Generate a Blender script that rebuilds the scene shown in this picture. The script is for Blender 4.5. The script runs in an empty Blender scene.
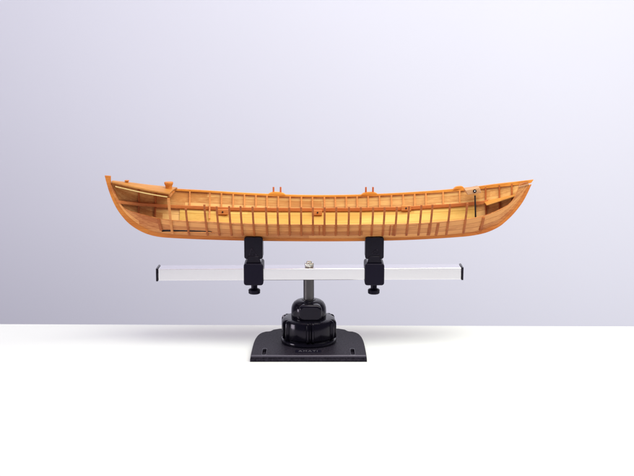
import bpy, bmesh, math, random
from mathutils import Vector, Matrix
random.seed(4)
C = bpy.context.scene.collection
SC = bpy.context.scene

# ------------------------------------------------------------------ camera
PITCH = math.radians(10.3); DIST = 1.5; FPX = 1153.5
ZK = 0.1455                                   # height of the keel above the table
TGT = Vector((0.0104, 0.0, ZK))
CAM = TGT + DIST * Vector((0, -math.cos(PITCH), math.sin(PITCH)))
FWD = (TGT - CAM).normalized(); RGT = Vector((1, 0, 0)); UPV = RGT.cross(FWD)
cd = bpy.data.cameras.new('camera'); cam = bpy.data.objects.new('camera', cd); C.objects.link(cam)
cam.location = CAM; cam.rotation_euler = (math.pi/2 - PITCH, 0, 0)
cd.sensor_width = 36; cd.lens = FPX * 36 / 634; cd.clip_start = 0.05; cd.clip_end = 100
SC.camera = cam

def ray(u, v): return FWD + RGT*((u-317)/FPX) - UPV*((v-238)/FPX)
def onY(u, v, Y=0.0):
    d = ray(u, v); return CAM + d*((Y-CAM.y)/d.y)
def onZ(u, v, Z):
    d = ray(u, v); return CAM + d*((Z-CAM.z)/d.z)
def proj(p):
    d = p - CAM; k = d.dot(FWD)
    return 317 + FPX*d.dot(RGT)/k, 238 - FPX*d.dot(UPV)/k
def lerp(L, x):
    if x <= L[0][0]: return L[0][1]
    for (a, fa), (b, fb) in zip(L, L[1:]):
        if x <= b: return fa + (fb-fa)*(x-a)/(b-a)
    return L[-1][1]
def smooth(L, n=8):
    """Catmull-Rom through the points of a 2-D polyline."""
    out = []
    for i in range(len(L)-1):
        p0 = L[max(i-1, 0)]; p1 = L[i]; p2 = L[i+1]; p3 = L[min(i+2, len(L)-1)]
        for k in range(n):
            t = k/n
            out.append(tuple(0.5*(2*p1[j] + (p2[j]-p0[j])*t + (2*p0[j]-5*p1[j]+4*p2[j]-p3[j])*t*t
                             + (3*p1[j]-p0[j]-3*p2[j]+p3[j])*t**3) for j in range(2)))
    out.append(L[-1]); return out

# ------------------------------------------------------------------ materials
def new_mat(name):
    m = bpy.data.materials.new(name); m.use_nodes = True
    n = m.node_tree.nodes; return m, n, m.node_tree.links, n['Principled BSDF']
def wood(name, dark, light, rough=0.5, grain=1.0, strakes=False, coat=0.03, spot=0.0):
    m, n, l, b = new_mat(name)
    tc = n.new('ShaderNodeTexCoord')
    mp = n.new('ShaderNodeMapping'); mp.inputs['Scale'].default_value = (34, 620, 620); l.new(tc.outputs['Object'], mp.inputs['Vector'])
    n1 = n.new('ShaderNodeTexNoise'); n1.inputs['Scale'].default_value = 1.0; n1.inputs['Detail'].default_value = 5; n1.inputs['Roughness'].default_value = .65
    l.new(mp.outputs[0], n1.inputs['Vector'])
    mp2 = n.new('ShaderNodeMapping'); mp2.inputs['Scale'].default_value = (7, 60, 60); l.new(tc.outputs['Object'], mp2.inputs['Vector'])
    n2 = n.new('ShaderNodeTexNoise'); n2.inputs['Scale'].default_value = 1.0; n2.inputs['Detail'].default_value = 3
    l.new(mp2.outputs[0], n2.inputs['Vector'])
    ad = n.new('ShaderNodeMath'); ad.operation = 'MULTIPLY_ADD'; l.new(n1.outputs['Fac'], ad.inputs[0]); ad.inputs[1].default_value = .6*grain
    mu = n.new('ShaderNodeMath'); mu.operation = 'MULTIPLY'; l.new(n2.outputs['Fac'], mu.inputs[0]); mu.inputs[1].default_value = .6
    l.new(mu.outputs[0], ad.inputs[2])
    fac = ad.outputs[0]
    if strakes:
        uv = n.new('ShaderNodeUVMap'); sx = n.new('ShaderNodeSeparateXYZ'); l.new(uv.outputs[0], sx.inputs[0])
        fl = n.new('ShaderNodeMath'); fl.operation = 'FLOOR'; l.new(sx.outputs['Y'], fl.inputs[0])
        # butt joints: every strake is made of lengths of plank, staggered
        st = n.new('ShaderNodeMath'); st.operation = 'MULTIPLY_ADD'; l.new(fl.outputs[0], st.inputs[0]); st.inputs[1].default_value = .37; l.new(sx.outputs['X'], st.inputs[2])
        fx = n.new('ShaderNodeMath'); fx.operation = 'FLOOR'; l.new(st.outputs[0], fx.inputs[0])
        cb = n.new('ShaderNodeCombineXYZ'); l.new(fx.outputs[0], cb.inputs[0]); l.new(fl.outputs[0], cb.inputs[1])
        wn = n.new('ShaderNodeTexWhiteNoise'); wn.noise_dimensions = '2D'; l.new(cb.outputs[0], wn.inputs['Vector'])
        a2 = n.new('ShaderNodeMath'); a2.operation = 'MULTIPLY_ADD'; l.new(wn.outputs['Value'], a2.inputs[0]); a2.inputs[1].default_value = .38; l.new(fac, a2.inputs[2])
        a3 = n.new('ShaderNodeMath'); a3.operation = 'SUBTRACT'; l.new(a2.outputs[0], a3.inputs[0]); a3.inputs[1].default_value = .19
        fac = a3.outputs[0]
    rp = n.new('ShaderNodeValToRGB'); l.new(fac, rp.inputs['Fac'])
    rp.color_ramp.elements[0].position = .38; rp.color_ramp.elements[0].color = (*dark, 1)
    rp.color_ramp.elements[1].position = .74; rp.color_ramp.elements[1].color = (*light, 1)
    col = rp.outputs['Color']; hgt = n1.outputs['Fac']
    if strakes:
        fr = n.new('ShaderNodeMath'); fr.operation = 'PINGPONG'; l.new(sx.outputs['Y'], fr.inputs[0]); fr.inputs[1].default_value = .5
        # pingpong(.5) is 0 on every seam between strakes
        ss = n.new('ShaderNodeMapRange'); ss.interpolation_type = 'SMOOTHSTEP'; l.new(fr.outputs[0], ss.inputs[0]); ss.inputs[1].default_value = 0.0; ss.inputs[2].default_value = .055
        mx = n.new('ShaderNodeMix'); mx.data_type = 'RGBA'; l.new(ss.outputs[0], mx.inputs['Factor'])
        mx.inputs['A'].default_value = (dark[0]*.86, dark[1]*.80, dark[2]*.78, 1); l.new(col, mx.inputs['B']); col = mx.outputs['Result']
    l.new(col, b.inputs['Base Color'])
    b.inputs['Specular IOR Level'].default_value = .28; b.inputs['Roughness'].default_value = rough; b.inputs['Coat Weight'].default_value = coat; b.inputs['Coat Roughness'].default_value = .3
    bp = n.new('ShaderNodeBump'); bp.inputs['Strength'].default_value = .18; bp.inputs['Distance'].default_value = .0004
    l.new(hgt, bp.inputs['Height']); l.new(bp.outputs[0], b.inputs['Normal'])
    return m
M = {}
M['near'] = wood('planking_wood', (.41, .115, .030), (.73, .32, .105), strakes=True)
M['inner'] = wood('light_planking_wood', (.50, .20, .052), (.76, .44, .16), strakes=True)
M['ceil'] = wood('yellow_ceiling_wood', (.56, .29, .042), (.76, .48, .12), strakes=True, grain=.8)
M['rib'] = wood('red_rib_wood', (.27, .055, .012), (.46, .13, .03))
M['farrib'] = wood('tan_rib_wood', (.50, .16, .045), (.72, .30, .09))
M['riser'] = wood('red_riser_wood', (.44, .11, .028), (.62, .21, .06))
M['rail'] = wood('orange_rail_wood', (.58, .18, .022), (.82, .34, .055))
M['keel'] = wood('keel_wood', (.42, .10, .018), (.66, .22, .04))
M['stem'] = wood('stem_wood', (.42, .11, .018), (.66, .23, .04))
M['deck'] = wood('deck_wood', (.38, .13, .020), (.62, .27, .06))
M['pale'] = wood('pale_wood', (.72, .48, .16), (.92, .70, .32))
M['pink'] = wood('pinkish_wood', (.36, .16, .07), (.55, .29, .15))
M['pin'] = wood('pin_wood', (.42, .085, .025), (.55, .14, .05))

def plastic(name, col, rough, bump=0.0, scale=900, spec=.5):
    m, n, l, b = new_mat(name)
    tc = n.new('ShaderNodeTexCoord'); nz = n.new('ShaderNodeTexNoise'); nz.inputs['Scale'].default_value = scale; nz.inputs['Detail'].default_value = 3
    l.new(tc.outputs['Object'], nz.inputs['Vector'])
    mr = n.new('ShaderNodeMapRange'); l.new(nz.outputs['Fac'], mr.inputs[0]); mr.inputs[3].default_value = rough*.8; mr.inputs[4].default_value = rough*1.2
    l.new(mr.outputs[0], b.inputs['Roughness']); b.inputs['Base Color'].default_value = (*col, 1)
    b.inputs['Specular IOR Level'].default_value = spec; b.inputs['Specular Tint'].default_value = (.86, .78, 1, 1)
    if bump:
        bp = n.new('ShaderNodeBump'); bp.inputs['Strength'].default_value = bump; bp.inputs['Distance'].default_value = .0003
        l.new(nz.outputs['Fac'], bp.inputs['Height']); l.new(bp.outputs[0], b.inputs['Normal'])
    return m
M['black'] = plastic('gloss_black_plastic', (.004, .0035, .007), .14, .05, 500, .24)
M['satin'] = plastic('satin_black_plastic', (.0055, .0045, .012), .42, .15, 900, .16)
M['plate'] = plastic('textured_black_plastic', (.010, .008, .015), .55, .6, 1100, .16)
nt = M['plate'].node_tree; pb = nt.nodes['Principled BSDF']; pn = nt.nodes.new('ShaderNodeTexNoise'); pn.inputs['Scale'].default_value = 420; pn.inputs['Detail'].default_value = 4
pc = nt.nodes.new('ShaderNodeTexCoord'); nt.links.new(pc.outputs['Object'], pn.inputs['Vector'])
pr_ = nt.nodes.new('ShaderNodeValToRGB'); pr_.color_ramp.elements[0].position = .35; pr_.color_ramp.elements[0].color = (.005, .004, .008, 1)
pr_.color_ramp.elements[1].position = .68; pr_.color_ramp.elements[1].color = (.024, .020, .032, 1)
nt.links.new(pn.outputs['Fac'], pr_.inputs['Fac']); nt.links.new(pr_.outputs[0], pb.inputs['Base Color'])
M['edge'] = plastic('shiny_black_edge', (.03, .027, .04), .3, 0, 500, .8)  # paler, glossier black for the front lip and slot rims
M['void'] = plastic('black_and_gap_shade', (.004, .006, .004), .6)  # near-black for small parts, and for the painted shade in the hull slot
M['letter'] = plastic('worn_lettering', (.11, .105, .13), .4)
def metal(name, col, rough, streak=(1, 1, 1)):
    m, n, l, b = new_mat(name)
    tc = n.new('ShaderNodeTexCoord'); mp = n.new('ShaderNodeMapping'); mp.inputs['Scale'].default_value = streak; l.new(tc.outputs['Object'], mp.inputs[0])
    nz = n.new('ShaderNodeTexNoise'); nz.inputs['Scale'].default_value = 1; nz.inputs['Detail'].default_value = 4; l.new(mp.outputs[0], nz.inputs['Vector'])
    mr = n.new('ShaderNodeMapRange'); l.new(nz.outputs['Fac'], mr.inputs[0]); mr.inputs[3].default_value = rough*.9; mr.inputs[4].default_value = rough*1.1
    l.new(mr.outputs[0], b.inputs['Roughness']); b.inputs['Base Color'].default_value = (*col, 1); b.inputs['Metallic'].default_value = 1
    return m
M['alu'] = metal('brushed_aluminium', (.80, .78, .825), .20, (12, 500, 500))
M['steel'] = metal('dark_steel', (.085, .078, .085), .30, (900, 900, 12))
M['bright'] = metal('bright_steel', (.80, .78, .72), .25, (300, 300, 300))

# ------------------------------------------------------------------ helpers for meshes and things
def thing(name, label, cat, base):
    o = bpy.data.objects.new(name, None); C.objects.link(o); o.location = base; o.empty_display_size = .02
    o['label'] = label; o['category'] = cat; return o
def obj(name, bm, mat, parent=None, smooth_angle=35, bevel=0.0, seg=2, label=None):
    bmesh.ops.recalc_face_normals(bm, faces=bm.faces)
    me = bpy.data.meshes.new(name); bm.to_mesh(me); bm.free()
    me.materials.append(mat)
    o = bpy.data.objects.new(name, me); C.objects.link(o)
    if parent:
        o.parent = parent
        r = parent; off = Vector()
        while r: off += r.location; r = r.parent
        o.location = -off
    if bevel:
        b = o.modifiers.new('bevel', 'BEVEL'); b.width = bevel; b.segments = seg; b.limit_method = 'ANGLE'; b.angle_limit = math.radians(30)
    if smooth_angle:
        for p in me.polygons: p.use_smooth = True
        me.set_sharp_from_angle(angle=math.radians(smooth_angle))
    if label: o['label'] = label
    return o
def box(bm, x0, x1, y0, y1, z0, z1):
    r = bmesh.ops.create_cube(bm, size=1)
    for v in r['verts']: v.co = Vector(((x0+x1)/2 + v.co.x*(x1-x0), (y0+y1)/2 + v.co.y*(y1-y0), (z0+z1)/2 + v.co.z*(z1-z0)))
    return r['verts']
def sweep(bm, pts, A, B, a, b, closed_ends=True):
    """rectangular bar along pts; A/B: cross directions (one or one per point), a/b: full sizes (or per point)"""
    rings = []
    for i, p in enumerate(pts):
        Ai = A[i] if isinstance(A, list) else A; Bi = B[i] if isinstance(B, list) else B
        ai = (a[i] if isinstance(a, list) else a)/2; bi = (b[i] if isinstance(b, list) else b)/2
        rings.append([bm.verts.new(p + Ai*sa*ai + Bi*sb*bi) for sa, sb in ((-1,-1),(1,-1),(1,1),(-1,1))])
    for r, s in zip(rings, rings[1:]):
        for k in range(4): bm.faces.new((r[k], r[(k+1)%4], s[(k+1)%4], s[k]))
    bm.faces.new(rings[0][::-1]); bm.faces.new(rings[-1])
def lathe(bm, prof, cx, cy, n=48, rf=None):
    rings = []
    for r, z in prof:
        ring = []
        for k in range(n):
            a = 2*math.pi*k/n; rr = r if rf is None else rf(r, z, a)
            ring.append(bm.verts.new((cx + rr*math.sin(a), cy - rr*math.cos(a), z)))
        rings.append(ring)
    for r, s in zip(rings, rings[1:]):
        for k in range(n): bm.faces.new((r[k], r[(k+1)%n], s[(k+1)%n], s[k]))
    bm.faces.new(rings[0][::-1]); bm.faces.new(rings[-1])
def prism(bm, pts, d):
    """closed polygon pts (Vectors) extruded by d"""
    a = [bm.verts.new(p) for p in pts]; b = [bm.verts.new(p + d) for p in pts]; n = len(pts)
    bm.faces.new(a[::-1]); bm.faces.new(b)
    for k in range(n): bm.faces.new((a[k], a[(k+1)%n], b[(k+1)%n], b[k]))
def rrect(cx, cz, w, h, r, y, n=5):
    out = []
    for sx, sz, a0 in ((1,1,0),(-1,1,90),(-1,-1,180),(1,-1,270)):
        for k in range(n+1):
            a = math.radians(a0 + 90*k/n)
            out.append(Vector((cx + sx*(w/2-r) + r*math.cos(a), y, cz + sz*(h/2-r) + r*math.sin(a))))
    return out
X, Y, Z = Vector((1,0,0)), Vector((0,1,0)), Vector((0,0,1))

# ------------------------------------------------------------------ setting
def noise_paper(name, base, amt, scale, rough):
    m, n, l, b = new_mat(name)
    tc = n.new('ShaderNodeTexCoord'); nz = n.new('ShaderNodeTexNoise'); nz.inputs['Scale'].default_value = scale; nz.inputs['Detail'].default_value = 4
    l.new(tc.outputs['Object'], nz.inputs['Vector'])
    rp = n.new('ShaderNodeValToRGB'); l.new(nz.outputs['Fac'], rp.inputs['Fac'])
    rp.color_ramp.elements[0].color = (*[c*(1-amt) for c in base], 1); rp.color_ramp.elements[1].color = (*[min(1, c*(1+amt)) for c in base], 1)
    l.new(rp.outputs[0], b.inputs['Base Color']); b.inputs['Roughness'].default_value = rough; b.inputs['Specular IOR Level'].default_value = .3
    return m
M['table'] = noise_paper('white_laminate', (.765, .765, .80), .02, 5, .5)
M['back'] = noise_paper('lavender_paper', (.75, .738, .90), .012, 2.2, .9)
bm = bmesh.new()
pl, pr = onZ(0, 323.4, 0), onZ(634, 326.4, 0)
pl = onZ(79, 324.2, 0); pr = onZ(555, 326.0, 0); dv = (pr-pl)/(pr.x-pl.x)
a = pl + dv*(-1.6-pl.x); b_ = pl + dv*(1.6-pl.x)
prism(bm, [a, b_, Vector((1.6, -1.35, 0)), Vector((-1.6, -1.35, 0))], Vector((0, 0, -.03)))
t = obj('tabletop', bm, M['table'], bevel=.0015); t['kind'] = 'structure'
bm = bmesh.new(); box(bm, -4, 4, 1.35, 1.37, -2.5, 3.5)
t = obj('backdrop', bm, M['back']); t['kind'] = 'structure'

# ------------------------------------------------------------------ the boat's lines
KB = smooth([(104.8,175.4),(106.6,182.5),(109.2,191.2),(113,201),(117.7,209.8),(123,217),(129,223.3),(137,229),(147,233.8),(158,236.6),(171,237.8),(200,239.2),
      (240,240.4),(280,241),(320,241.2),(360,241),(400,240.1),(430,238.8),(457,237.0),(470,235.8),(482,233.6),(491,230.6),(499.5,226.2),(506,221),(511.5,215.8),
      (517,209.5),(522.5,202),(527,193.8),(529.8,187.7),(531.5,184.2)], 5)
RB = smooth([(110.6,183.3),(112.3,189.5),(115.8,198),(120.8,206.6),(126.5,213.8),(133,219.8),(141,225.3),(150.5,230),(161,232.8),(175,234.3),(205,235.7),
      (240,236.9),(280,237.5),(320,237.8),(360,237.6),(400,236.8),(430,235.5),(456,233.6),(470,232.1),(481,229.8),(490,226.4),(497.6,223.6),(503.6,218.8),
      (509,213.6),(514.4,207.4),(519.8,200),(524.4,192),(527.9,185.2)], 5)
KBw = [onY(u, v, 0) for u, v in KB]; RBw = [onY(u, v, 0) for u, v in RB]
ZKL = [(p.x, p.z) for p in RBw]
X0, X1 = RBw[0].x, RBw[-1].x
BEAM = .041
def sx_(x): return max(-1, min(1, 2*(x-X0)/(X1-X0)-1))
def beam(x):
    s = abs(sx_(x)); return .0022 + (BEAM-.0022)*(1-s**2.7)
def zk(x): return lerp(ZKL, x)
SHpx = smooth([(111,182.6),(130,184.8),(150,187.2),(176,189.6),(205,191.2),(240,193.4),(275,195),(300,195.8),(325,196.0),(345,195.8),(370,195.1),(400,193.7),(435,191.4),(470,188.2),(495,184.9),(515,182.6),(526.5,181.2)], 5)
def on_beam(u, v, sgn=1):
    p = onY(u, v, 0)
    for _ in range(6): p = onY(u, v, sgn*beam(p.x))
    return p
ZSL = [(p.x, p.z) for p in (on_beam(u, v) for u, v in SHpx)]
def zs(x): return lerp(ZSL, x)
def ysec(x, t):
    s = sx_(x); n = 1.12 + .45*(1-s*s)
    t = max(0, t)
    if t >= 1: return beam(x)
    return max(.0020, beam(x)*(1-(1-t)**n)**(1/n))
def hull(x, t, sgn=1, off=0.0):
    z = zk(x) + t*(zs(x)-zk(x))
    return Vector((x, sgn*(ysec(x, t)+off), z))
def t_at(x, sgn, V, tmax=1.06):
    """section parameter whose point on that side shows at height V(u) (scan down from the sheer)"""
    t = tmax
    while t > 0:
        u, v = proj(hull(x, t, sgn))
        if v >= V(u): return t
        t -= .004
    return 0.0
EDGE = [(110,183.5),(111.5,185),(113.2,188.5),(115.5,193),(118.6,199.5),(121.5,205),(125,208.4),(130,210.8),(140,213.6),(150,216.2),(160,218.6),(172,220),(190,220.9),(210,221.6),(230,223),(260,224),(320,224.6),(380,224.2),(415,223.2),(432,222.2),(452,220.4),(470,218.6),(484,215.6),(495,211.6),(503,207.8),(508,204.8),(511.5,201.6),(514.5,197),(517,191.5),(518.6,186.6),(520,180),(540,170)]
RISER_T = [(112,199),(140,202.3),(172,204.3),(205,205.8),(229,206.8),(270,207.4),(320,207.6),(360,207.3),(400,206.6),(432,204.4),(452,203.2),(467,202.0),(483,200.3),(515,192)]
VE = lambda u: lerp(EDGE, u)
VR = lambda u: lerp(RISER_T, u)
def xs_list(a, b, n):
    return [a + (b-a)*(0.5-0.5*math.cos(math.pi*k/n)) for k in range(n+1)]

boat = thing('model_boat', 'unfinished wooden whaleboat model with bare red ribs, open near side, clamped by its keel', 'model boat', Vector((.0135, 0, ZK-.004)))

def shell(name, xs, t0, t1, sgn, off, mat, rows=18, strk=6, thick=.0011, label=None, L=.11, gap=None):
    """skin of the hull between two section parameters; gap(x, t) leaves cells out"""
    bm = bmesh.new(); uv = bm.loops.layers.uv.new('UVMap'); G = []
    for x in xs:
        a, b = t0(x), t1(x)
        G.append([(bm.verts.new(hull(x, a+(b-a)*k/rows, sgn, off)), (x/L, (a+(b-a)*k/rows)*strk if strk > 0 else -strk*k/rows)) for k in range(rows+1)])
    for i in range(len(xs)-1):
        for k in range(rows):
            q = [G[i][k], G[i+1][k], G[i+1][k+1], G[i][k+1]]
            if gap and gap((xs[i]+xs[i+1])/2, (q[0][1][1]+q[2][1][1])/2): continue
            try: f = bm.faces.new([p[0] for p in q])
            except ValueError: continue
            for lp, p in zip(f.loops, q): lp[uv].uv = p[1]
    bmesh.ops.delete(bm, geom=[v for v in bm.verts if not v.link_faces], context='VERTS')
    me_o = obj(name, bm, mat, boat, 60, label=label)
    s = me_o.modifiers.new('thickness', 'SOLIDIFY'); s.thickness = thick; s.offset = 0
    return me_o

xs = xs_list(X0+.0005, X1-.0003, 190)
# far side: outer planking seen from inside, then the ceiling below the riser
shell('planking', xs, lambda x: 0, lambda x: 1, 1, 0.0, M['inner'], rows=26, strk=7, label='light far side planking seen from inside')
xa, xb = onY(181, 215, .03).x, onY(474, 210, .03).x
shell('ceiling_planking', xs_list(xa, xb, 90), lambda x: .10, lambda x: t_at(x, 1, lambda u: VR(u)+2.5), 1, -.0016, M['ceil'], rows=16, strk=-2.6, label='bright yellow ceiling planks below the riser')
# near side: only the lower strakes are on; a slot is left open low down near the left end
gx0, gx1 = onY(160.0, 230, -.015).x, onY(214, 231, -.028).x
TE = [(x, min(1.0, t_at(x, -1, VE))) for x in xs]
te = lambda x: lerp(TE, x)
def slot_rows(x):
    lo = t_at(x, -1, lambda u: lerp([(180,231.9),(210,232.4)], u)); hi = t_at(x, -1, lambda u: lerp([(160,229.2),(195,230.0),(216,230.9)], u))
    return lo, hi
left_x = [x for x in xs if x < gx0] + [gx0]
mid_x = [gx0] + [x for x in xs if gx0 < x < gx1] + [gx1]
right_x = [gx1] + [x for x in xs if x > gx1]
def near_part(bm, uv, xsx, f0, f1, rows):
    G = []
    for x in xsx:
        a, b = f0(x), f1(x)
        G.append([(bm.verts.new(hull(x, a+(b-a)*k/rows, -1)), (x/.11, (a+(b-a)*k/rows)*8)) for k in range(rows+1)])
    for i in range(len(xsx)-1):
        for k in range(rows):
            q = [G[i][k], G[i+1][k], G[i+1][k+1], G[i][k+1]]
            f = bm.faces.new([p[0] for p in q])
            for lp, p in zip(f.loops, q): lp[uv].uv = p[1]
bm = bmesh.new(); uv = bm.loops.layers.uv.new('UVMap')
def slot_edges(x):
    xc = min(max(x, gx0), gx1); lo, hi = slot_rows(xc); m = (lo+hi)/2
    k = max(0, min(1, (x-gx0)/.0006, (gx1-x)/.006))          # the slot closes to nothing at both ends
    top = .6*te(x)
    return min(m+(lo-m)*k, top), min(m+(hi-m)*k, top)
all_x = sorted(xs + [gx0, gx0+.0003, gx0+.0006, gx1-.006, gx1-.003, gx1])
near_part(bm, uv, all_x, lambda x: 0, lambda x: slot_edges(x)[0], 8)
near_part(bm, uv, all_x, lambda x: slot_edges(x)[1], te, 14)
bmesh.ops.remove_doubles(bm, verts=bm.verts, dist=1e-6)
o = obj('planking', bm, M['near'], boat, 60, label='brown near side planking covering only the lower hull')
s = o.modifiers.new('thickness', 'SOLIDIFY'); s.thickness = .0012; s.offset = 0

# black strip added behind that slot, painted shade so the gap looks dark
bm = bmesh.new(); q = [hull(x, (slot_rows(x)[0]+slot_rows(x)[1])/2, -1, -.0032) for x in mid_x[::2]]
sweep(bm, q, Y, Z, .0016, .0065); obj('slot_dark_backing', bm, M['void'], boat)
# backbone: sternpost, keel and stem, butted end to end
RBs = [onY(110.1, 175.8, 0), onY(110.2, 179.5, 0)] + RBw      # the sternpost's head stands square above the deck
def band(name, u0, u1, mat, w=.0048):
    bm = bmesh.new()
    def cut(L, a, b):
        return L[a:b+1]
    n = 60; P, Q = [], []
    def at_arc(L, f):
        d = [0]
        for p, q in zip(L, L[1:]): d.append(d[-1] + (q-p).length)
        g = f*d[-1]
        for i in range(len(L)-1):
            if g <= d[i+1]: return L[i].lerp(L[i+1], (g-d[i])/(d[i+1]-d[i]))
        return L[-1]
    for k in range(n+1):
        f = u0 + (u1-u0)*k/n
        P.append(at_arc(KBw, f)); Q.append(at_arc(RBs, f))
    rings = []
    for p, q in zip(P, Q):
        q2 = q + (q-p)*.12
        rings.append([bm.verts.new(p + Y*(-w*.36)), bm.verts.new(p + Y*(w*.36)), bm.verts.new(q2 + Y*(w*.5)), bm.verts.new(q2 - Y*(w*.5))])
    for r, s in zip(rings, rings[1:]):
        for k in range(4): bm.faces.new((r[k], r[(k+1)%4], s[(k+1)%4], s[k]))
    bm.faces.new(rings[0]); bm.faces.new(rings[-1][::-1])
    return obj(name, bm, mat, boat, 40, bevel=.0004)
band('sternpost', 0, .155, M['stem']); band('keel', .155, .845, M['keel']); band('stem', .845, 1, M['keel'])

# far ribs between rail and riser
def rib_strip(name, pts, nrm, w, th, mat, label=None, parent=boat):
    bm = bmesh.new(); sweep(bm, pts, X, nrm, w, th); return obj(name, bm, mat, parent, 40, bevel=.0003, label=label)
def far_u(u, v):
    p = on_beam(u, v); return p.x
def section_normal(x, t, sgn):
    a = hull(x, max(0, t-.03), sgn); b = hull(x, t+.03 if t < .97 else 1.0, sgn)
    d = (b-a).normalized(); n = Vector((0, d.z, -d.y)); 
    return n if n.y*sgn > 0 else -n
for u in [139.5,156,190.2,210.5,221.7,233.4,244.7,256.1,267.1,278.4,290.2,301.5,312.5,324.4,335.3,346.2,357,368,379.4,391.3,403,414.4,425.6,442.7,459.2,485,498.7,511]:
    x = far_u(u, 200)
    low = {210.5: 218}.get(u, 0)
    if u < 180 or u > 480: t0 = .12
    elif low: t0 = t_at(x, 1, lambda q: low)
    else: t0 = t_at(x, 1, lambda q: VR(q)+1.5)
    ts = [t0 + (.985-t0)*k/12 for k in range(13)]
    pts = [hull(x, t, 1, -.0021 if not low else -.0072) for t in ts]
    rib_strip('far_rib', pts, [section_normal(x, t, 1) for t in ts], .0021, .0020, M['farrib'] if 180 < u < 480 else M['rib'])

# riser along the far side
bm = bmesh.new()
xr = xs_list(on_beam(116, 199).x, on_beam(487, 200).x, 80)
pts, nr, hs = [], [], []
for x in xr:
    tt = t_at(x, 1, VR); tb = t_at(x, 1, lambda u: VR(u)+2.9)
    p = hull(x, (tt+tb)/2, 1, -.0042); pts.append(p); hs.append((hull(x, tt, 1)-hull(x, tb, 1)).length)
sweep(bm, pts, Y, Z, .0027, hs)
obj('riser', bm, M['riser'], boat, 40, bevel=.0003)

# near ribs: stand free above the planking edge
RIBTOP = [(165,204),(186,208.6),(204.4,204.6),(217,206.2),(240,206.0),(277,206.8),(320,207.2),(360,207),(400,206.2),(432,204.3),(450,203.6),(467.3,202.6)]
def near_rib(u, vtop, vbot, w, mat, name='near_rib', off=.0015, th=.0018, cant=.0014, label=None):
    p = onY(u, vtop, -BEAM*.9)
    for _ in range(6): p = onY(u, vtop, -ysec(p.x, min(1, max(.05, (p.z-zk(p.x))/(zs(p.x)-zk(p.x))))))
    x = p.x
    t1 = t_at(x, -1, lambda q: vtop, 1.3); t0 = t_at(x, -1, lambda q: vbot)
    pts, nr = [], []
    for k in range(19):
        t = t0 + (t1-t0)*k/18
        xx = x - sx_(x)*cant*(t1-t)*1.6
        pts.append(hull(xx, t, -1, off if t < 1 else off)); nr.append(section_normal(xx, min(t, 1), -1))
    return rib_strip(name, pts, nr, w, th, mat, label)
NEAR = [185.9,204.4,216.7,229.2,240.6,252.6,266,277.5,289.2,301,312.9,324.6,336.3,349,360.9,373.1,384.6,396.8,409,421.4,432.4,450,467.2]
for u in NEAR:
    near_rib(u, lerp(RIBTOP, u)+random.uniform(-.3, .3), 235.2 - max(0, (u-400)*.012), .0026, M['rib'])
near_rib(158.5, 218.2, 229.6, .0036, M['rib'], cant=.006)
near_rib(168.6, 198.0, 233.4, .0032, M['farrib'], 'corner_post', cant=.0012)
near_rib(483.5, 217.2, 233.0, .0034, M['rib'], cant=.005)
for u, vt, wd in ((319.4, 225.8, .0017), (323.1, 225.6, .0017), (390.6, 225.2, .0018), (393.8, 225.1, .0022), (429.2, 224, .0018), (438.2, 223.2, .0034)):
    near_rib(u, vt, 235.0, wd, M['rib'], 'butt_strap', off=.0011, th=.0012, cant=.003)

# small pads with a dark peg hole on the riser
for u, v, w in ((222.8, 212.0, 11.0), (317.8, 212.6, 8.6), (406.3, 208.2, 9.5)):
    x_ = onY(u, v, .035).x; h_ = hull(x_, t_at(x_, 1, lambda q: v), 1); p = onY(u, v, h_.y - .0062)
    s = .00133
    bm = bmesh.new(); box(bm, p.x-w/2*s, p.x+w/2*s, p.y-.0003, p.y+.0055, p.z-2.5*s, p.z+2.4*s)
    pad = obj('thwart_pad', bm, M['farrib'], boat, bevel=.0003)
    bm = bmesh.new(); bmesh.ops.create_cone(bm, cap_ends=True, segments=16, radius1=.0011, radius2=.0011, depth=.001,
        matrix=Matrix.Translation((p.x-.0003, p.y-.0005, p.z)) @ Matrix.Rotation(math.pi/2, 4, 'X'))
    obj('peg', bm, M['void'], pad)

# far gunwale with overhanging rail
bm = bmesh.new()
xg = xs_list(on_beam(113, 183).x, on_beam(533.2, 180).x, 110)
pts, hh, ww = [], [], []
GL = ZSL + [(on_beam(533.5, 179.9).x, onY(533.5, 180.6, 0).z)]
for x in xg:
    y = beam(x) if x < X1 else .0022
    h = lerp([(X0, .0022), (.12, .0022), (.20, .0030), (.25, .0042), (.30, .0042)], x)
    pts.append(Vector((x, y - .0004, lerp(GL, x) - h/2 + .0012))); hh.append(h); ww.append(.0052 if x < X1-.02 else .0036)
sweep(bm, pts, Y, Z, ww, hh)
for v in bm.verts:                                             # the rail's end is cut on a slant
    if v.co.x > pts[-1].x-.008 and v.co.z < lerp(GL, v.co.x)-.0015: v.co.x -= .0028*(v.co.x-pts[-1].x+.008)/.008
obj('gunwale', bm, M['rail'], boat, 40, bevel=.0004)
# near stub of gunwale by the right hand stem
bm = bmesh.new()
xg = [on_beam(518.8, 186, -1).x + (X1 + .001 - on_beam(518.8, 186, -1).x)*k/8 for k in range(9)]
sweep(bm, [Vector((x, -beam(x) + .0002, zs(x) - .0036)) for x in xg], Y, Z, .0026, .0016)
obj('gunwale', bm, M['pink'], boat, bevel=.0003, label='short stub of near side gunwale')

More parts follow.
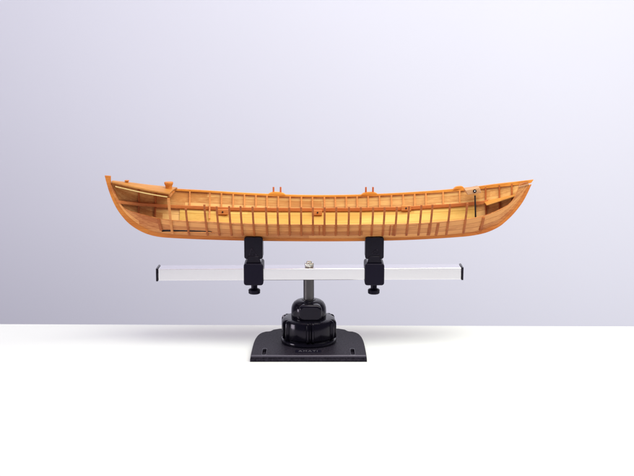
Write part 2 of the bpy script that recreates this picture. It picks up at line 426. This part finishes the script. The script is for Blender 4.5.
# thole pin pads
for u, v, w, pins in ((277, 194.6, 17, 1), (369.3, 194.2, 16.4, 1), (458.6, 188.6, 10.5, 0)):
    p = on_beam(u, v); sl = (zs(p.x+.01)-zs(p.x-.01))/.02
    bm = bmesh.new(); wm = w*.00134; out = []
    for k in range(25):
        f = -1 + 2*k/24; out.append(Vector((p.x + f*wm/2, p.y-.0035, zs(p.x) + .0012 + sl*f*wm/2 + .0030*(1-abs(f)**3.2))))
    poly = [Vector((p.x - wm/2, p.y-.0035, zs(p.x)+.0008 - sl*wm/2))] + out + [Vector((p.x + wm/2, p.y-.0035, zs(p.x)+.0008 + sl*wm/2))]
    prism(bm, poly, Y*.007)
    pad = obj('oarlock_pad', bm, M['rail'], boat, bevel=.0003)
    if pins:
        for du in (-3.4, 3.6):
            bm = bmesh.new(); q = Vector((p.x + du*.00134, p.y, zs(p.x)+.0028))
            bmesh.ops.create_cone(bm, cap_ends=True, segments=16, radius1=.00125, radius2=.00115, depth=.0080, matrix=Matrix.Translation(q + Z*.0041))
            obj('thole_pin', bm, M['pin'], pad, bevel=.0002)

# after deck with loggerhead
DT = .0020
us = [112.5, 118, 125, 133, 142, 152, 162, 171.5]
near, far = [], []
xd0 = on_beam(112.4, 184).x; xd1 = (on_beam(175.4, 187.0).x + on_beam(171.8, 196, -1).x)/2
xd = [xd0 + (xd1-xd0)*k/16 for k in range(17)]
top = []
for i, x in enumerate(xd):
    zz = zs(x) + .0030
    row = []
    for k in range(9):
        f = -1 + 2*k/8
        row.append(Vector((x + .0015*f*(i/16), f*(beam(x)+.0012), zz + .0016*(1-f*f)*min(1, i/5))))
    top.append(row)
bm = bmesh.new()
tv = [[bm.verts.new(p) for p in r] for r in top]; bv = [[bm.verts.new(p - Z*DT) for p in r] for r in top]
for i in range(16):
    for k in range(8):
        bm.faces.new((tv[i][k], tv[i][k+1], tv[i+1][k+1], tv[i+1][k])); bm.faces.new((bv[i][k], bv[i+1][k], bv[i+1][k+1], bv[i][k+1]))
    for k in (0, 8): bm.faces.new((tv[i][k], tv[i+1][k], bv[i+1][k], bv[i][k]))
for i in (0, 16):
    for k in range(8): bm.faces.new((tv[i][k], tv[i][k+1], bv[i][k+1], bv[i][k]))
deck = obj('after_deck', bm, M['deck'], boat, 40, bevel=.0003)
# pale inwale under the near edge of the deck
bm = bmesh.new(); xi = xd[1:-1]
sweep(bm, [Vector((x, -beam(x)+.0006, zs(x)-.0028)) for x in xi], Y, Z, .0022, .0013)
obj('inwale', bm, M['pale'], boat, bevel=.0002)
# beam under the deck's open end
xe = xd[-1]-.0022
bm = bmesh.new(); sweep(bm, [Vector((xe, f*(beam(xe)-.002), zs(xe)-.0012)) for f in (-1, 0, 1)], X, Z, .0024, .0032)
obj('deck_beam', bm, M['farrib'], boat, bevel=.0003)
def post(name, u, vb, vt, prof, mat, Yp=0.0):
    p = onY(u, vb, Yp); h = (vb-vt)*.00131
    bm = bmesh.new(); lathe(bm, [(r*.00131, p.z + f*h) for r, f in prof], p.x, p.y, 28); return obj(name, bm, mat, deck, 40)
post('loggerhead', 168.9, 191.4, 182.0, [(4.9,-.1),(4.9,.02),(3.5,.06),(3.2,.2),(3.2,.45),(3.5,.62),(4.2,.78),(4.4,.84),(4.4,.95),(4.1,1.0)], M['stem'], -.001)
bm = bmesh.new(); p = onY(127, 184.6, 0)
box(bm, p.x-.0018, p.x+.0018, p.y-.0016, p.y+.0016, p.z-.002, p.z+.0042); box(bm, p.x-.0026, p.x+.0026, p.y-.0024, p.y+.0024, p.z+.0040, p.z+.0058)
obj('cleat', bm, M['stem'], deck, bevel=.0004)

# small foredeck shelf at the right
xf0 = on_beam(483, 202).x; xf1 = on_beam(519, 193).x
def zf(x): return lerp([(xf0, on_beam(483, 200.8).z), (xf1, on_beam(519, 192.8).z)], x)
bm = bmesh.new(); up, dn = [], []
xf = [xf0 + (xf1-xf0)*k/12 for k in range(13)]
pn = []
for x in xf:
    t = (zf(x)-zk(x))/(zs(x)-zk(x)); pn.append(ysec(x, t))
poly = [Vector((x, y-.0012, zf(x))) for x, y in zip(xf, pn)] + [Vector((x, -y*.80, zf(x))) for x, y in reversed(list(zip(xf, pn)))]
n = len(xf)
A = [[bm.verts.new((x, y-.0012, zf(x))), bm.verts.new((x, -y*.8, zf(x))), bm.verts.new((x, -y*.8, zf(x)-.0014)), bm.verts.new((x, y-.0012, zf(x)-.0014))] for x, y in zip(xf, pn)]
for r, s in zip(A, A[1:]):
    for k in range(4): bm.faces.new((r[k], r[(k+1)%4], s[(k+1)%4], s[k]))
bm.faces.new(A[0]); bm.faces.new(A[-1][::-1])
obj('bow_shelf', bm, M['deck'], boat, bevel=.0002)
# mast block with eyelet and rod
Yb = -.006
P4 = [onY(u, v, Yb) for u, v in ((465.6,190.4),(467.6,195.0),(481.6,192.8),(479.6,187.6),(470,188.8))]
bm = bmesh.new(); prism(bm, P4[:4], Y*.020)
blk = obj('mast_block', bm, M['pink'], boat, bevel=.0006)
c = onY(474.7, 191.1, Yb-.0004)
bm = bmesh.new(); bmesh.ops.create_cone(bm, cap_ends=True, segments=24, radius1=.0022, radius2=.0022, depth=.0012, matrix=Matrix.Translation(c) @ Matrix.Rotation(math.pi/2, 4, 'X'))
ey = obj('eyelet', bm, M['black'], blk, bevel=.0002)
bm = bmesh.new(); bmesh.ops.create_uvsphere(bm, u_segments=16, v_segments=10, radius=.0008, matrix=Matrix.Translation(c - Y*.0007))
M['pearl'] = plastic('white_bead', (.8, .8, .82), .3)
obj('bead', bm, M['pearl'], blk)
p0 = onY(475.0, 195.5, Yb+.004); p1 = onY(475.7, 222, Yb+.004)
bm = bmesh.new(); d = p1-p0
bmesh.ops.create_cone(bm, cap_ends=True, segments=16, radius1=.00105, radius2=.00105, depth=d.length, matrix=Matrix.Translation((p0+p1)/2) @ d.to_track_quat('Z', 'Y').to_matrix().to_4x4())
obj('rod', bm, M['void'], boat)

# ------------------------------------------------------------------ the keel holder
PT = .0070
stand = thing('keel_holder', 'black plastic keel holder with aluminium crossbar and swivel base on white table', 'model stand', Vector((0, 0, 0)))
half = [(0,328.2),(30,328.4),(36.5,329.4),(39.8,331.0),(45,331.6),(50,333.6),(53.4,337.2),(55.6,342),(56.8,347.5),(57.6,352),(58.2,356.6)]
out = [onZ(308.8+a, v, PT) for a, v in half]
xr_ = [p.x for p in out]; cx0 = onZ(308.8, 345, PT).x
half_w = [(p.x-cx0, p.y) for p in out]; half_w[0] = (0, half_w[0][1])
def smooth_half(L): return L[:2] + smooth(L[2:], 4)
hw = smooth_half(half_w)
outline = [Vector((cx0+x, y, 0)) for x, y in hw] + [Vector((cx0-x, y, 0)) for x, y in reversed(hw[1:])]
outline = outline[::-1]
yfront = min(p.y for p in outline)
def inset(poly, d):
    n = len(poly); cen = Vector((cx0, -.012, 0)); return [cen + (p-cen)*(1 - d/max(.001, (p-cen).length)) for p in poly]
bm = bmesh.new()
prism(bm, outline, Z*.0036)                                    # lower slab
# upper slab with two slots
def slot(cx, y0, y1, w):
    o_ = []
    for k in range(9): a = math.pi*k/8; o_.append(Vector((cx + w/2*math.cos(a), y1 + w/2*math.sin(a), 0)))
    for k in range(9): a = math.pi + math.pi*k/8; o_.append(Vector((cx + w/2*math.cos(a), y0 + w/2*math.sin(a), 0)))
    return o_
slots = []
for u in (264.3, 352.6):
    q = onZ(u, 352.5, PT); slots.append(slot(q.x, yfront+.0075, yfront+.031, .0052))
loops = [inset(outline, .0009)] + slots
for z, flip in ((.0034, True), (PT, False)):
    es = []
    for lp in loops:
        vs = [bm.verts.new((p.x, p.y, z)) for p in lp]
        es += [bm.edges.new((vs[i], vs[(i+1) % len(vs)])) for i in range(len(vs))]
    bmesh.ops.triangle_fill(bm, edges=es, use_beauty=True)
for lp in loops:
    for i in range(len(lp)):
        p, q = lp[i], lp[(i+1) % len(lp)]
        bm.faces.new([bm.verts.new((p.x, p.y, .0034)), bm.verts.new((q.x, q.y, .0034)), bm.verts.new((q.x, q.y, PT)), bm.verts.new((p.x, p.y, PT))])
bmesh.ops.remove_doubles(bm, verts=bm.verts, dist=1e-6)
plate = obj('base_plate', bm, M['plate'], stand, 30, bevel=.0007)
bm = bmesh.new(); fx = max(abs(p.x-cx0) for p in outline)-.0012
bmesh.ops.create_cone(bm, cap_ends=True, segments=14, radius1=.0015, radius2=.0015, depth=2*fx, matrix=Matrix.Translation((cx0, yfront+.0016, PT)) @ Matrix.Rotation(math.pi/2, 4, 'Y'))
obj('front_lip', bm, M['edge'], plate, 50)
for sl in slots:                                               # raised rim round each slot
    bm = bmesh.new(); cen = sum(sl, Vector())/len(sl)
    n = len(sl); R = []
    for p in sl:
        d = (p-cen).normalized(); R.append([bm.verts.new((q.x, q.y, z)) for q, z in ((p + d*.0002, PT-.001), (p + d*.0002, PT+.0009), (p + d*.0017, PT+.0009), (p + d*.0019, PT-.001))])
    for i in range(n):
        r, s = R[i], R[(i+1) % n]
        for k in range(3): bm.faces.new((r[k], r[k+1], s[k+1], s[k]))
    obj('slot_rim', bm, M['edge'], plate)
# nameplate recess with the maker's lettering
q = onZ(308.2, 351.6, PT)
bm = bmesh.new(); prism(bm, [v for v in (Vector((q.x+sx*.017, q.y+sy*.0062, PT-.0006)) for sx, sy in ((-1,-1),(1,-1),(1,1),(-1,1)))], Z*.0010)
npl = obj('name_panel', bm, M['satin'], plate, bevel=.0003)
cu = bpy.data.curves.new('lettering', 'FONT'); cu.body = 'AMATI'; cu.size = .0072; cu.align_x = 'CENTER'; cu.align_y = 'CENTER'; cu.extrude = .0002; cu.space_character = 1.25
tmp = bpy.data.objects.new('lettering', cu); C.objects.link(tmp)
bpy.context.view_layer.update()
me = bpy.data.meshes.new_from_object(tmp.evaluated_get(bpy.context.evaluated_depsgraph_get())); bpy.data.objects.remove(tmp)
me.materials.clear(); me.materials.append(M['letter'])
tx = bpy.data.objects.new('lettering', me); C.objects.link(tx); tx.parent = npl
tx.location = Vector((q.x, q.y, PT+.0006)) + (-npl.location - plate.location - stand.location) if False else (Vector((q.x, q.y, PT+.0006)) - plate.location - npl.location)

# collar: knurled tightening ring
CX, CY = onY(308.8, 330, 0).x, -.001
R0 = .0352
ZC0, ZC1 = PT, onY(308.8, 316.5, 0).z
def grip(r, z, a):
    k = 0
    for c in range(6):
        for d in (-.092, .092):
            da = (a - c*math.pi/3 - .06 - d + math.pi) % (2*math.pi) - math.pi
            k = max(k, max(0, 1-(abs(da)/.058)**4))
    f = min(1, max(0, (z-(ZC0+.006))/.002)) * (1 if r > .028 else 0)
    return r + .0034*k*f
bm = bmesh.new()
hc = ZC1-ZC0
lathe(bm, [(.0325, ZC0-.0006), (.0362, ZC0), (.0366, ZC0+.0035), (.0358, ZC0+.0052), (.0335, ZC0+.0058), (.0335, ZC0+.0075), (R0-.0002, ZC0+.009), (R0, ZC0+hc*.45), (R0-.0002, ZC1-.0045), (R0-.0014, ZC1-.0018), (R0-.0036, ZC1-.0004), (R0-.008, ZC1), (.020, ZC1+.0004), (.010, ZC1+.0004)], CX, CY, 320, grip)
obj('collar', bm, M['black'], stand, 32)
# swivel cap
ZD1 = onY(308.8, 299.2, 0).z
ZD0 = ZC1 - .003; hd = ZD1-ZD0
bm = bmesh.new()
RD = .0231
lathe(bm, [(RD-.001, ZD0), (RD, ZD0+.004), (RD, ZD0+hd*.45), (RD-.0004, ZD0+hd*.62), (RD-.0015, ZD0+hd*.75), (RD-.0038, ZD0+hd*.88), (RD-.0072, ZD0+hd*.965), (RD-.0108, ZD0+hd), (.0085, ZD0+hd*1.0), (.0078, ZD0+hd*.95), (.005, ZD0+hd*.94)], CX, CY, 72)
dome = obj('swivel_cap', bm, M['black'], stand, 40)
bm = bmesh.new()
fp = rrect(CX+.0022, ZD0+hd*.50, .030, hd*.86, .0075, CY-RD-.0016)
prism(bm, fp, Y*.016)
obj('cap_boss', bm, M['black'], dome, 40, bevel=.0034, seg=6)
# post
zb1 = onY(309, 279.5, -.008).z
bm = bmesh.new(); rp_ = .0070
lathe(bm, [(rp_, ZD1-.004), (rp_, zb1+.0005)], CX, CY, 40)
post_ = obj('post', bm, M['steel'], stand, 40)
bm = bmesh.new(); lathe(bm, [(rp_+.0022, ZD1-.0016), (rp_+.0022, ZD1+.0006), (rp_+.0006, ZD1+.0012)], CX, CY, 40)
obj('post_collar', bm, M['steel'], post_, 40)

# crossbar (it sits a quarter of a degree up to the right)
BY = .0125
pL, pR = onY(155.8, 269.2, -BY), onY(463.6, 267.9, -BY)
bL = onY(155.8, 280.8, -BY); BH = pL.z - bL.z
tilt = (pR.z-pL.z)/(pR.x-pL.x)
ztop = lambda x: pL.z + tilt*(x-pL.x)
bm = bmesh.new()
for (x0, x1) in ((pL.x+.0026, pR.x-.0026),):
    A = []
    for x in (x0, x1):
        z = ztop(x); ring = []
        for y, dz in ((-BY, -BH), (BY, -BH), (BY, 0), (-BY, 0)): ring.append(bm.verts.new((x, y, z+dz)))
        A.append(ring)
    for k in range(4): bm.faces.new((A[0][k], A[0][(k+1)%4], A[1][(k+1)%4], A[1][k]))
    bm.faces.new(A[0]); bm.faces.new(A[1])
bar = obj('crossbar', bm, M['alu'], stand, 30, bevel=.0008)
for x0, x1 in ((pL.x, pL.x+.0026), (pR.x-.0026, pR.x)):
    bm = bmesh.new(); z = ztop((x0+x1)/2); box(bm, x0, x1, -BY-.0008, BY+.0008, z-BH-.0008, z+.0008)
    obj('end_cap', bm, M['black'], bar, bevel=.0006)
# hex bolt on top of the bar
p = onY(309.2, 266, -.001); zt = ztop(p.x)
bm = bmesh.new()
bmesh.ops.create_cone(bm, cap_ends=True, segments=6, radius1=.0066, radius2=.0066, depth=.0052, matrix=Matrix.Translation((p.x, -.002, zt+.0030)) @ Matrix.Rotation(math.radians(8), 4, 'Z'))
nut = obj('bolt', bm, M['bright'], stand, 30, bevel=.0007)
bm = bmesh.new(); lathe(bm, [(.0035, zt+.005), (.0035, zt+.0076), (.0028, zt+.0082)], p.x, -.002, 20); obj('bolt_end', bm, M['bright'], nut, 40)

# two sliding clamps
def clamp(u, tri):
    s = .00131
    xc = onY(u, 270, -.018).x
    zt = ztop(xc); yf = -.0185
    ztopb = onY(u, 263.9, yf).z; zbot = onY(u, 285.6, yf).z; wb = 19.6*.00129
    bm = bmesh.new()
    prism(bm, rrect(xc, (ztopb+zbot)/2, wb, ztopb-zbot, .0034, yf), Y*.0365)
    body = obj('clamp', bm, M['satin'], stand, 40, bevel=.0014, seg=3)
    # jaws: front and rear cheeks gripping the keel
    zj1 = onY(u, 237.0, -.0105).z; zj0 = onY(u, 259.0, -.0105).z; wj = 18.6*.0013
    bm = bmesh.new(); prism(bm, rrect(xc, (zj1+zj0)/2, wj, zj1-zj0, .0030, -.0115), Y*.0085)
    jaw = obj('jaw', bm, M['black'], body, 40, bevel=.0010, seg=3)
    bm = bmesh.new(); prism(bm, rrect(xc, (zj1+zj0)/2, wj, zj1-zj0, .0030, .0030), Y*.0085)
    obj('jaw', bm, M['black'], body, 40, bevel=.0010, seg=3)
    # neck below the jaws, tapering
    bm = bmesh.new(); z0, z1 = ztopb-.002, zj0+.004
    a = [Vector((xc-.0105, -.013, z0)), Vector((xc+.0105, -.013, z0)), Vector((xc+.0070, -.013, z1)), Vector((xc-.0070, -.013, z1))]
    prism(bm, a, Y*.0255); obj('neck', bm, M['black'], body, 40, bevel=.0006)
    # raised triangle mark on the front cheek
    T = [onY(uu, vv, -.0118) for uu, vv in tri]; cen = sum(T, Vector())/3
    bm = bmesh.new(); I = [cen + (q-cen)*.66 for q in T]
    o1 = [bm.verts.new(q) for q in T]; i1 = [bm.verts.new(q) for q in I]; o2 = [bm.verts.new(q - Y*.0006) for q in T]; i2 = [bm.verts.new(q - Y*.0006) for q in I]
    for k in range(3):
        j = (k+1) % 3
        bm.faces.new((o2[k], o2[j], i2[j], i2[k])); bm.faces.new((o1[k], o1[j], o2[j], o2[k])); bm.faces.new((i1[k], i2[k], i2[j], i1[j])); bm.faces.new((o1[k], i1[k], i1[j], o1[j]))
    obj('triangle_mark', bm, M['plate'], jaw, 20)
    # thumb screw below
    zk1 = onY(u, 288.7, 0).z; zk0 = onY(u, 293.4, 0).z
    bm = bmesh.new(); lathe(bm, [(.0066, zk0), (.0076, zk0+.0008), (.0078, zk1-.0012), (.0068, zk1), (.0046, zk1+.0006), (.0040, zk1+.0016), (.0044, zbot+.002)], xc, -.001, 40)
    obj('thumb_screw', bm, M['satin'], body, 40)
clamp(253.4, [(251.5, 247.2), (248.6, 255.2), (257.6, 255.8)])
clamp(374.6, [(371.2, 253.4), (377.5, 248.4), (380.0, 254.8)])

# ------------------------------------------------------------------ light
w = bpy.data.worlds.new('World'); SC.world = w; w.use_nodes = True
bg = w.node_tree.nodes['Background']; bg.inputs['Color'].default_value = (.73, .66, 1.0, 1); bg.inputs['Strength'].default_value = .16
def area(name, loc, target, sx, sy, power, col):
    l = bpy.data.lights.new(name, 'AREA'); l.shape = 'RECTANGLE'; l.size = sx; l.size_y = sy; l.energy = power; l.color = col
    o = bpy.data.objects.new(name, l); C.objects.link(o); o.location = loc
    o.rotation_euler = (Vector(target)-Vector(loc)).to_track_quat('-Z', 'Y').to_euler(); return o
area('softbox', (-.30, -.28, 1.40), (0, -.05, .1), 1.9, 1.5, 16.5, (1, .98, .965))
area('side_lamp', (-1.6, -.55, .16), (-.1, 0, .17), .5, .4, 10.0, (1, .97, .93))
area('backdrop_light', (.85, -.30, 1.20), (.45, 1.35, .05), 1.9, .9, 34, (.97, 1, .80))
area('backdrop_light', (1.15, .30, -.40), (-.20, 1.35, -.10), .7, .5, 4.5, (.97, 1, .90))  # unseen fill light, added to brighten the lower backdrop

SC.view_settings.view_transform = 'Standard'; SC.view_settings.look = 'None'; SC.view_settings.gamma = 1; SC.view_settings.exposure = 0
SC.render.engine = 'CYCLES'; SC.cycles.max_bounces = 6
